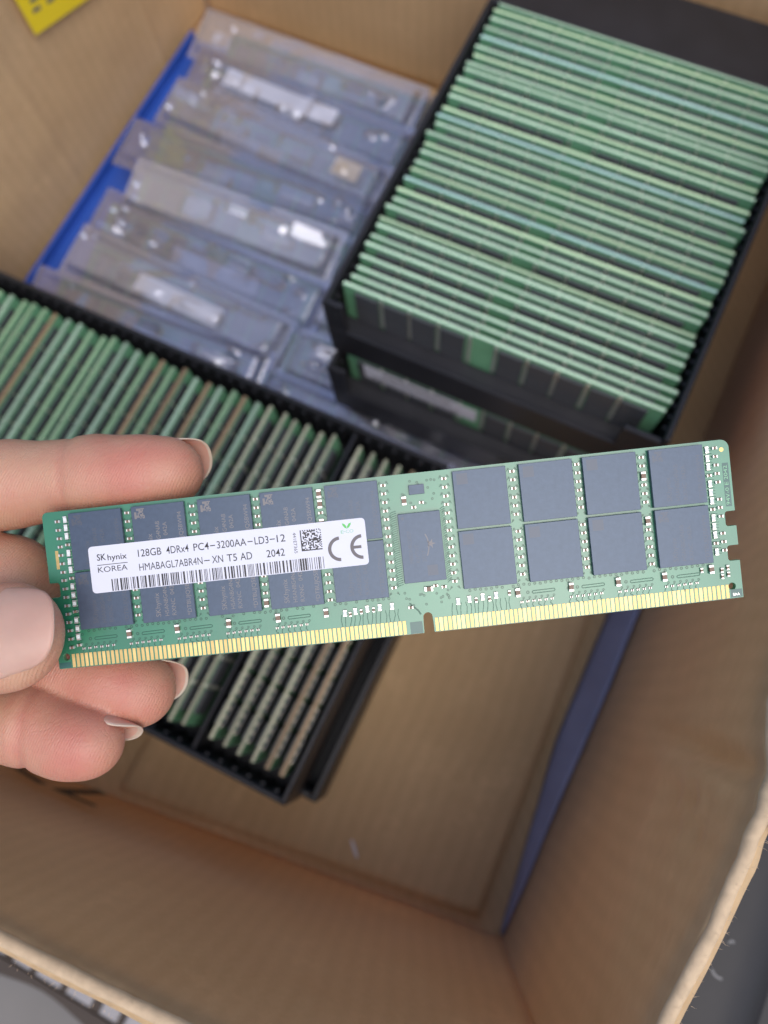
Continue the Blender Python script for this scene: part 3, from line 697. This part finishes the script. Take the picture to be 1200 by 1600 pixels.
# packs and small parts at both ends
for i_, v in enumerate(np.arange(1.7, 22, 1.64)):
    place(P_W, 129.0, v, math.pi/2, 'resistor') if i_ % 4 != 3 else place(P_S, 129.0, v, 0)
    if i_ not in (5, 9): place(P_S, 130.5, v-.2, 0)
for i_, v in enumerate(np.arange(1.7, 26.5, 1.64)):
    place(P_S, 3.0, v+.3, 0)
    place(P_W, 4.5, v, math.pi/2, 'resistor') if i_ % 4 != 3 else place(P_S, 4.5, v, 0)
for (x, v) in ((125.8, 24.6), (129.6, 25.0), (129.6, 26.2), (130.8, 24.6), (130.8, 25.9)): place(P_S, x, v, math.pi/2)
for u in (14.5, 23.9, 34.0, 43.6, 53.0, 90.2, 100.5, 109.6, 118.5): place(P_B, u, 25.1, math.pi/2)
place(P_B, 127.6, 24.6, math.pi/2)
for (x, v) in ((56.6, 25.6), (58.6, 25.4), (61.0, 25.2), (63.4, 25.2), (65.8, 25.2), (78.6, 25.6), (80.8, 25.4), (83.4, 25.2), (86.0, 25.2)): place(P_W, x, v, math.pi/2, 'resistor')
for (x, v) in ((57.6, 25.9), (59.8, 25.6), (62.2, 25.5), (82.1, 25.7), (84.7, 25.7), (88.6, 25.0)): place(P_S, x, v, math.pi/2)
for st_ in (5.3, 14.6, 24.0, 33.6, 43.2, 90.8, 100.4, 109.8, 118.8):
    for i in range(6): place(P_R, st_+i*1.17, 27.05-.02*i, 0, 'resistor')
# traces and vias: slightly raised solder mask
tm = MB()
def trace(pts, wd=.14, z=.022):
    for (x0, y0), (x1, y1) in zip(pts, pts[1:]):
        d = Vector((x1-x0, y1-y0)); 
        if d.length < 1e-6: continue
        d.normalize(); n2 = Vector((-d.y, d.x))*wd/2
        tm.add([(x0-n2.x, y0-n2.y, 0), (x1-n2.x, y1-n2.y, 0), (x1+n2.x, y1+n2.y, 0), (x0+n2.x, y0+n2.y, 0), (x0-n2.x*.5, y0-n2.y*.5, z), (x1-n2.x*.5, y1-n2.y*.5, z), (x1+n2.x*.5, y1+n2.y*.5, z), (x0+n2.x*.5, y0+n2.y*.5, z)], [(0, 1, 5, 4), (4, 5, 6, 7), (2, 3, 7, 6)])
def via(x, y, r=.26): arc(tm, x, y, r*.45, r, 0, 360, .02, n=9)
rt = random.Random(14)
for st_ in (5.3, 14.6, 24.0, 33.6, 43.2, 90.8, 100.4, 109.8, 118.8):
    for i in range(6):
        x = st_+i*1.17; y = vy(27.05)
        trace([(x-.1, y-.25), (x-.3, y-.7), (x+rt.uniform(-.5, .3), y-1.0), (x+rt.uniform(-.3, .3), vy(28.1)+bow(x))], .15)
        trace([(x+.2, y+.2), (x+.5, y+.6)], .13)
        via(x+.5, y+.75, .24)
    trace([(st_+2.4, vy(25.1)), (st_+6.5, vy(25.05))], .16); trace([(st_+2.4, vy(25.6)), (st_+6.5, vy(25.55))], .16); trace([(st_+2.4, vy(25.1)), (st_+2.2, vy(25.35)), (st_+2.4, vy(25.6))], .16); trace([(st_+6.5, vy(25.05)), (st_+6.7, vy(25.3)), (st_+6.5, vy(25.55))], .16)
    via(st_+1.4, vy(25.3), .34); via(st_-.1, vy(24.3), .3); via(st_-.4, vy(25.3), .3)
for x in np.arange(5.5, 128, 1.05):
    if not 66 < x < 79 and rt.random() < .85: via(x, vy(23.75)+rt.uniform(-.1, .15), .3)
for u in (16.62, 29.35, 41.75, 54.05, 66.55, 78.35, 91.5, 104.0, 116.4):
    for v in np.arange(1.1, 23, 1.66):
        for sgn in (-1, 1):
            via(u+sgn*.68, vy(v+.1), .22); trace([(u+sgn*.68, vy(v+.1)), (u+sgn*1.0, vy(v+.5))], .13)
for v in np.arange(7.2, 21.5, .42):          # fan-out both sides of the register
    for x0, x1 in ((67.2, 68.5), (77.0, 78.0)): trace([(x0, vy(v+.3)), (x0+.35, vy(v)), (x1, vy(v-.25))], .13)
for i in range(14):
    via(68.2+rt.uniform(0, 9.2), vy(rt.uniform(1.2, 6.2)), .26)
for i in range(16): via(68.4+rt.uniform(0, 9), vy(rt.uniform(22.8, 25.6)), .26)
trace([(69.2, vy(25.0)), (70.8, vy(26.6)), (71.2, vy(27.4))], .3)
for x in list(np.arange(55.9, 67.5, .85))+list(np.arange(77.5, 89, .85)):
    trace([(x, vy(25.9)), (x+rt.choice((-.2, 0, .2)), vy(26.9)), (x+rt.choice((-.3, 0)), vy(27.9)+bow(x))], .13)
for u0, u1 in ((128.4, 130.0), (4.0, 5.2)):
    for v in np.arange(1.2, 22, .55): trace([(u0, vy(v)), (u1, vy(v+.2))], .1)
tro = tm.build('trace', mat('raised_solder_mask', (.008, .09, .05), .4, coat=.3, coat_rough=.2), hm); tro['kind'] = 'stuff'

# the white label with its printing
LX, LV0, LV1, LR = 8.66, 7.5, 16.55, 62.35
def rrect(x0, x1, y0, y1, r): return rc(x1-r, y0+r, r, -90, 0)+rc(x1-r, y1-r, r, 0, 90)+rc(x0+r, y1-r, r, 90, 180)+rc(x0+r, y0+r, r, 180, 270)
pts = rrect(LX, LR, vy(LV1), vy(LV0), .75); n_ = len(pts)
mb = MB(); mb.add([(x, y, 1.07) for x, y in pts]+[(x, y, 1.16) for x, y in pts], [tuple(reversed(range(n_))), tuple(range(n_, 2*n_))]+[(i, (i+1) % n_, n_+(i+1) % n_, n_+i) for i in range(n_)])
lab = mb.build('label', M['label'], hm)
ZP = 1.166
mb = MB()
put_text(mb, 'SK', 10.2, vy(10.3), 1.22, 1.75, ZP, bold=.012); put_text(mb, 'hynix', 12.25, vy(10.42), 1.1, 3.75, ZP, bold=.01)
mb.add([(10.1, vy(11.27), ZP), (16.05, vy(11.27), ZP), (16.05, vy(11.14), ZP), (10.1, vy(11.14), ZP)], [(0, 1, 2, 3)])
put_text(mb, 'KOREA', 10.15, vy(12.62), 1.05, 5.75, ZP)
put_text(mb, '128GB', 18.2, vy(10.4), 1.4, 4.55, ZP, bold=.003); put_text(mb, '4DRx4', 23.7, vy(10.4), 1.4, 4.35, ZP, bold=.003); put_text(mb, 'PC4', 29.0, vy(10.4), 1.4, 3.0, ZP, bold=.003)
put_text(mb, '3200AA', 33.55, vy(10.42), 1.4, 5.7, ZP, bold=.003); put_text(mb, 'LD3', 40.85, vy(10.44), 1.4, 2.7, ZP, bold=.003); put_text(mb, '12', 45.15, vy(10.44), 1.4, 1.65, ZP, bold=.003)
for a, b in ((32.2, 33.2), (39.5, 40.5), (43.8, 44.8)): mb.add([(a, vy(9.85), ZP), (b, vy(9.85), ZP), (b, vy(9.66), ZP), (a, vy(9.66), ZP)], [(0, 1, 2, 3)])
put_text(mb, 'HMABAGL7ABR4N', 18.15, vy(13.12), 1.4, 12.3, ZP, bold=0); put_text(mb, 'XN', 32.3, vy(13.14), 1.4, 2.15, ZP, bold=.003)
mb.add([(30.75, vy(12.6), ZP), (31.85, vy(12.6), ZP), (31.85, vy(12.41), ZP), (30.75, vy(12.41), ZP)], [(0, 1, 2, 3)])
put_text(mb, 'T5', 35.2, vy(13.15), 1.4, 1.95, ZP, bold=.003); put_text(mb, 'AD', 37.8, vy(13.15), 1.4, 2.3, ZP, bold=.003); put_text(mb, '2042', 42.9, vy(13.15), 1.4, 3.5, ZP, bold=.003)
put_text(mb, '441E7365', 48.3, vy(8.95), .62, 4.0, ZP, -math.pi/2)
rb = random.Random(77); x = 12.5
while x < 53.6:
    wd = rb.choice((.12, .12, .24, .24, .36)); mb.add([(x, vy(16.42), ZP), (x+wd, vy(16.42), ZP), (x+wd, vy(14.1), ZP), (x, vy(14.1), ZP)], [(0, 1, 2, 3)]); x += wd+rb.choice((.13, .15, .28, .4))
N_ = 18; q = 4.05/N_
for i in range(N_):
    for j in range(N_):
        on = (i == 0 or j == 0) or (j == N_-1 and i % 2 == 0) or (i == N_-1 and j % 2 == 0) or (0 < i < N_-1 and 0 < j < N_-1 and rb.random() < .5)
        if on: xx, yy = 49.7+i*q, vy(12.72)+j*q; mb.add([(xx, yy, ZP), (xx+q, yy, ZP), (xx+q, yy+q, ZP), (xx, yy+q, ZP)], [(0, 1, 2, 3)])
arc(mb, 57.15, vy(13.0), 1.75, 2.4, 92, 268, ZP, m=1); arc(mb, 61.45, vy(13.0), 1.75, 2.4, 92, 268, ZP, m=1)
mb.add([(59.3, vy(13.28), ZP+.002), (61.2, vy(13.28), ZP+.002), (61.2, vy(12.7), ZP+.002), (59.3, vy(12.7), ZP+.002)], [(0, 1, 2, 3)], 1)
put_text(mb, 'E', 57.55, vy(10.12), .62, .55, ZP, m=3, bold=.01); put_text(mb, 'CO', 58.5, vy(10.12), .62, 1.5, ZP, m=3)
mb.add([(58.1, vy(9.86), ZP), (58.4, vy(9.86), ZP), (58.4, vy(9.76), ZP), (58.1, vy(9.76), ZP)], [(0, 1, 2, 3)], 3)
for sg in (-1, 1):
    bx0, by0 = 58.8, vy(9.3)
    mb.add([(bx0, by0, ZP), (bx0+sg*.45, by0+.25, ZP), (bx0+sg*.8, by0+.75, ZP), (bx0+sg*.85, by0+1.15, ZP), (bx0+sg*.4, by0+.95, ZP), (bx0+sg*.08, by0+.5, ZP)], [(0, 1, 2, 3, 4, 5) if sg > 0 else (5, 4, 3, 2, 1, 0)], 2)
mb.build('print', [M['ink'], M['ink_grey'], M['leaf'], M['eco']], lab)

# ================================================================== the hand
def seg(P, a, b, ra, rb_, flat=None):
    """Round cone distance; flat = (direction, factor) squashes the section along that direction."""
    a = np.array(a, float); b = np.array(b, float); p = P
    if flat is not None:
        d = np.array(flat[0], float); d /= np.linalg.norm(d); k = flat[1]
        def sq(x): return x+d*((x@d)*(1/k-1))[..., None] if x.ndim > 1 else x+d*((x@d)*(1/k-1))
        p = sq(P); a = sq(a); b = sq(b)
    ab = b-a; h = np.clip(((p-a)@ab)/(ab@ab), 0, 1)
    return np.linalg.norm(p-a-h[:, None]*ab, axis=1)-(ra+(rb_-ra)*h)
def smin(a, b, k):
    h = np.clip(.5+.5*(b-a)/k, 0, 1); return b*(1-h)+a*h-k*h*(1-h)
def ell(P, c, r):
    q = (P-np.array(c))/np.array(r); l = np.linalg.norm(q, axis=1); return (l-1)*min(r)
def chain(P, pts, rad, k, flat=None):
    d = None
    for i in range(len(pts)-1):
        s = seg(P, pts[i], pts[i+1], rad[i], rad[i+1], flat); d = s if d is None else smin(d, s, k)
    return d
IDX = [(22.6, 36.5, -9.8), (8.0, 37.0, -10.4), (-11, 37.6, -11), (-40, 35, -13), (-70, 25, -15)]
MID = [(10.9, -7.7, -10.4), (-3.5, -2.0, -12), (-14.5, 17.0, -12.5), (-36, 25.5, -14), (-72, 13, -16)]
RNG = [(3.2, -15.6, -2.6), (-9.2, -11.4, -5.0), (-31, -8.0, -10), (-70, -3, -15)]
PNK = [(-36, -25, -14), (-50, -22, -15), (-72, -17, -15)]
THB = [(-5.6, 8.3, 7.4), (-25, 7.6, 8.2), (-44, 2, 7.5), (-74, -6, -4)]
def hand_sdf(P):
    f1 = chain(P, IDX, (7.2, 8.3, 8.7, 9.4, 10.5), 3.0)
    f1 = smin(f1, ell(P, (16.5, 36.6, -7.8), (9.5, 7.6, 6.2)), 2.5)
    f2 = chain(P, MID, (7.9, 8.4, 9.6, 9.6, 10.5), 3.0)
    f2 = smin(f2, ell(P, (5.5, -6.2, -8.8), (9.0, 8.0, 6.8)), 2.5)
    f3 = chain(P, RNG, (6.5, 7.9, 8.6, 10), 3.0)
    f3 = smin(f3, ell(P, (-.6, -15.4, -1.8), (8.4, 7.0, 5.6)), 2.5)
    f4 = chain(P, PNK, (6.8, 7.6, 9), 3.0)
    th = chain(P, THB, (10.2, 10.6, 11.5, 15), 4.0, ((.10, .26, 1), .70))
    # joint creases on the pads
    def crease(d, c, n, depth, wdt):
        n = np.array(n, float); n /= np.linalg.norm(n); t = (P-np.array(c))@n
        return d+depth*np.exp(-(t/wdt)**2)
    f1 = crease(f1, (3.2, 37, -10), (1, -.05, 0), .3, .8); f1 = crease(f1, (-19, 37, -10), (1, -.02, 0), .6, 1.0)
    f2 = crease(f2, (-7, 0, -10), (.85, -.5, 0), .5, .9)
    f3 = crease(f3, (-8.6, -14, -6), (1, -.2, 0), .5, 1.1)
    d = smin(f1, f2, .8); d = smin(d, f3, .8); d = smin(d, f4, .8)
    pal = chain(P, [(-72, 22, -16), (-76, -14, -16), (-112, 2, -16)], (13, 13, 17), 10)
    wr = chain(P, [(-108, 4, -16), (-150, 0, -18)], (20, 21), 6, ((0, 0, 1), .75))
    pal = smin(pal, wr, 8); pal = smin(pal, ell(P, (-88, -2, -12), (26, 22, 13)), 8)
    d = smin(d, pal, 6); th_d = smin(th, pal, 9)
    return smin(np.minimum(d, pal), th_d, .9)
lo = np.array([-152., -46, -44]); hi = np.array([36., 54, 24]); vx = .85
dims = np.ceil((hi-lo)/vx).astype(int)
ax_ = [lo[i]+vx*np.arange(dims[i]) for i in range(3)]
G = np.stack(np.meshgrid(*ax_, indexing='ij'), -1).reshape(-1, 3)
F = np.empty(len(G))
for s0 in range(0, len(G), 200000): F[s0:s0+200000] = hand_sdf(G[s0:s0+200000])
F = F.reshape(dims)
# naive surface nets
ins = F < 0
nx, ny, nz = dims
cnt = np.zeros((nx-1, ny-1, nz-1)); acc = np.zeros((nx-1, ny-1, nz-1, 3))
corner = [(i, j, k) for i in (0, 1) for j in (0, 1) for k in (0, 1)]
sl_ = lambda c: F[c[0]:nx-1+c[0], c[1]:ny-1+c[1], c[2]:nz-1+c[2]]
for c in corner:
    for a in range(3):
        if c[a] == 0:
            d_ = list(c); d_[a] = 1; A = sl_(c); B = sl_(d_); cr = (A < 0) != (B < 0)
            t = np.where(cr, A/np.where(cr, A-B, 1), 0)
            cnt += cr
            for q in range(3): acc[..., q] += np.where(cr, c[q]+(t if q == a else 0), 0)
act = cnt > 0; vid = -np.ones(act.shape, int); vid[act] = np.arange(act.sum())
ijk = np.argwhere(act); V = lo+vx*(ijk+acc[act]/cnt[act][:, None])
faces = []
for a in range(3):
    b, c = (a+1) % 3, (a+2) % 3
    s1 = [slice(None)]*3; s2 = [slice(None)]*3; s1[a] = slice(0, -1); s2[a] = slice(1, None)
    A = ins[tuple(s1)]; B = ins[tuple(s2)]; E_ = np.argwhere(A != B)
    ok = (E_[:, b] > 0) & (E_[:, c] > 0) & (E_[:, b] < dims[b]-1) & (E_[:, c] < dims[c]-1); E_ = E_[ok]
    eb = np.eye(3, dtype=int)[b]; ec = np.eye(3, dtype=int)[c]
    q = np.stack([vid[tuple((E_-eb-ec).T)], vid[tuple((E_-ec).T)], vid[tuple(E_.T)], vid[tuple((E_-eb).T)]], 1)
    fl_ = ~A[tuple(E_.T)]; q[fl_] = q[fl_][:, ::-1]
    faces.append(q)
faces = np.concatenate(faces)
# pull the vertices onto the true surface
for it in range(2):
    d0 = hand_sdf(V); g = np.stack([(hand_sdf(V+e)-d0)/.05 for e in np.eye(3)*.05], 1); V = V-g*(d0/np.maximum((g*g).sum(1), .2))[:, None]
hme = bpy.data.meshes.new('hand'); hme.from_pydata((V*MM).tolist(), [], faces.tolist())
hme.polygons.foreach_set('use_smooth', [True]*len(hme.polygons)); hme.materials.append(M['skin'])
tips = [(18, 36.6, -4), (8.5, -8, -4), (0, -16, 3)]
flush = np.max([np.exp(-((np.linalg.norm(V-np.array(t), axis=1))/12)**2) for t in tips], axis=0)*.62+.12+.22*np.max([np.exp(-(((V-np.array(c_))@np.array(n__))/.8)**2)*(np.linalg.norm(V-np.array(c_), axis=1) < 14) for c_, n__ in (((3.2, 37, -10), (1, -.05, 0)), ((-8.6, -14, -6), (.98, -.2, 0)), ((-7, 0, -10), (.86, -.5, 0)))], axis=0)
at = hme.attributes.new('flush', 'FLOAT', 'POINT'); at.data.foreach_set('value', flush)
hand = link('hand', hme); hand.matrix_world = HM
tag(hand, 'hand reaching into the box, thumb and fingers pinching one end of the memory module', 'hand')

def fingernail(c, axis, dorsal, ry, rz, s0, s1, a0, a1, roundness=.35, free=1.6, droop=0.0, th=.26, lift=0.0):
    c = Vector(c); ax = Vector(axis).normalized(); d = Vector(dorsal); d = (d-ax*d.dot(ax)).normalized(); e = ax.cross(d)
    mb = MB(); nu, nv_ = 28, 24; outer = []; inner = []
    for j in range(nv_+1):
        for i in range(nu+1):
            a = -1+2*i/nu; t = j/nv_
            front_ = s1-(s1-s0)*roundness*(1-math.sqrt(max(0, 1-abs(a)**2.4)))
            back_ = s0+(s1-s0)*.22*(1-math.sqrt(max(0, 1-abs(a)**2.2)))
            s = back_+(front_-back_)*t
            ph = math.radians(a0+(a1-a0)*(a+1)/2)
            k = 1.0-droop*(max(0, t-.35)/.65)**2
            p = c+ax*s+(d*math.cos(ph)*rz+e*math.sin(ph)*ry)*k+d*lift
            nrm_ = (d*math.cos(ph)/rz+e*math.sin(ph)/ry).normalized()
            outer.append(p); inner.append(p-nrm_*th)
    W = nu+1; N = len(outer); f = []; ms = []
    for j in range(nv_):
        for i in range(nu):
            q = j*W+i; tip_ = 1 if (1-j/nv_)*(s1-s0) < free+.01 else 0
            f.append((q, q+1, q+1+W, q+W)); ms.append(tip_); f.append((N+q, N+q+W, N+q+1+W, N+q+1)); ms.append(tip_)
    for i in range(nu):
        q = nv_*W+i; f.append((q, q+1, N+q+1, N+q)); ms.append(1); f.append((i+1, i, N+i, N+i+1)); ms.append(0)
    for j in range(nv_):
        q = j*W; f.append((q, q+W, N+q+W, N+q)); ms.append(1 if j > nv_-5 else 0); q += nu; f.append((q+W, q, N+q, N+q+W)); ms.append(1 if j > nv_-5 else 0)
    mb.v = [tuple(p) for p in outer+inner]; mb.f = f; mb.m = ms
    return mb.build('fingernail', [M['nail'], M['nail_tip']], hand, smooth=True)
tax = (1, .04, -.06)
fingernail((-5.6, 8.3, 7.4), tax, (.05, .34, 1), 10.35, 7.42, -9.5, 11.3, -58, 56, .42, .7, .10)
fingernail(IDX[0], (1, -.02, .03), (0, .55, -1), 7.2, 6.8, -6.5, 8.0, -58, 66, .5, .8, .06)
fingernail(MID[0], (1, -.30, .05), (.1, .45, -1), 7.5, 7.1, -6, 8.6, -60, 64, .5, 1.0, .05)
fingernail(RNG[0], (1, -.40, .12), (.3, .9, -.75), 6.7, 6.4, -6, 8.5, -55, 62, .5, 1.4, .10)
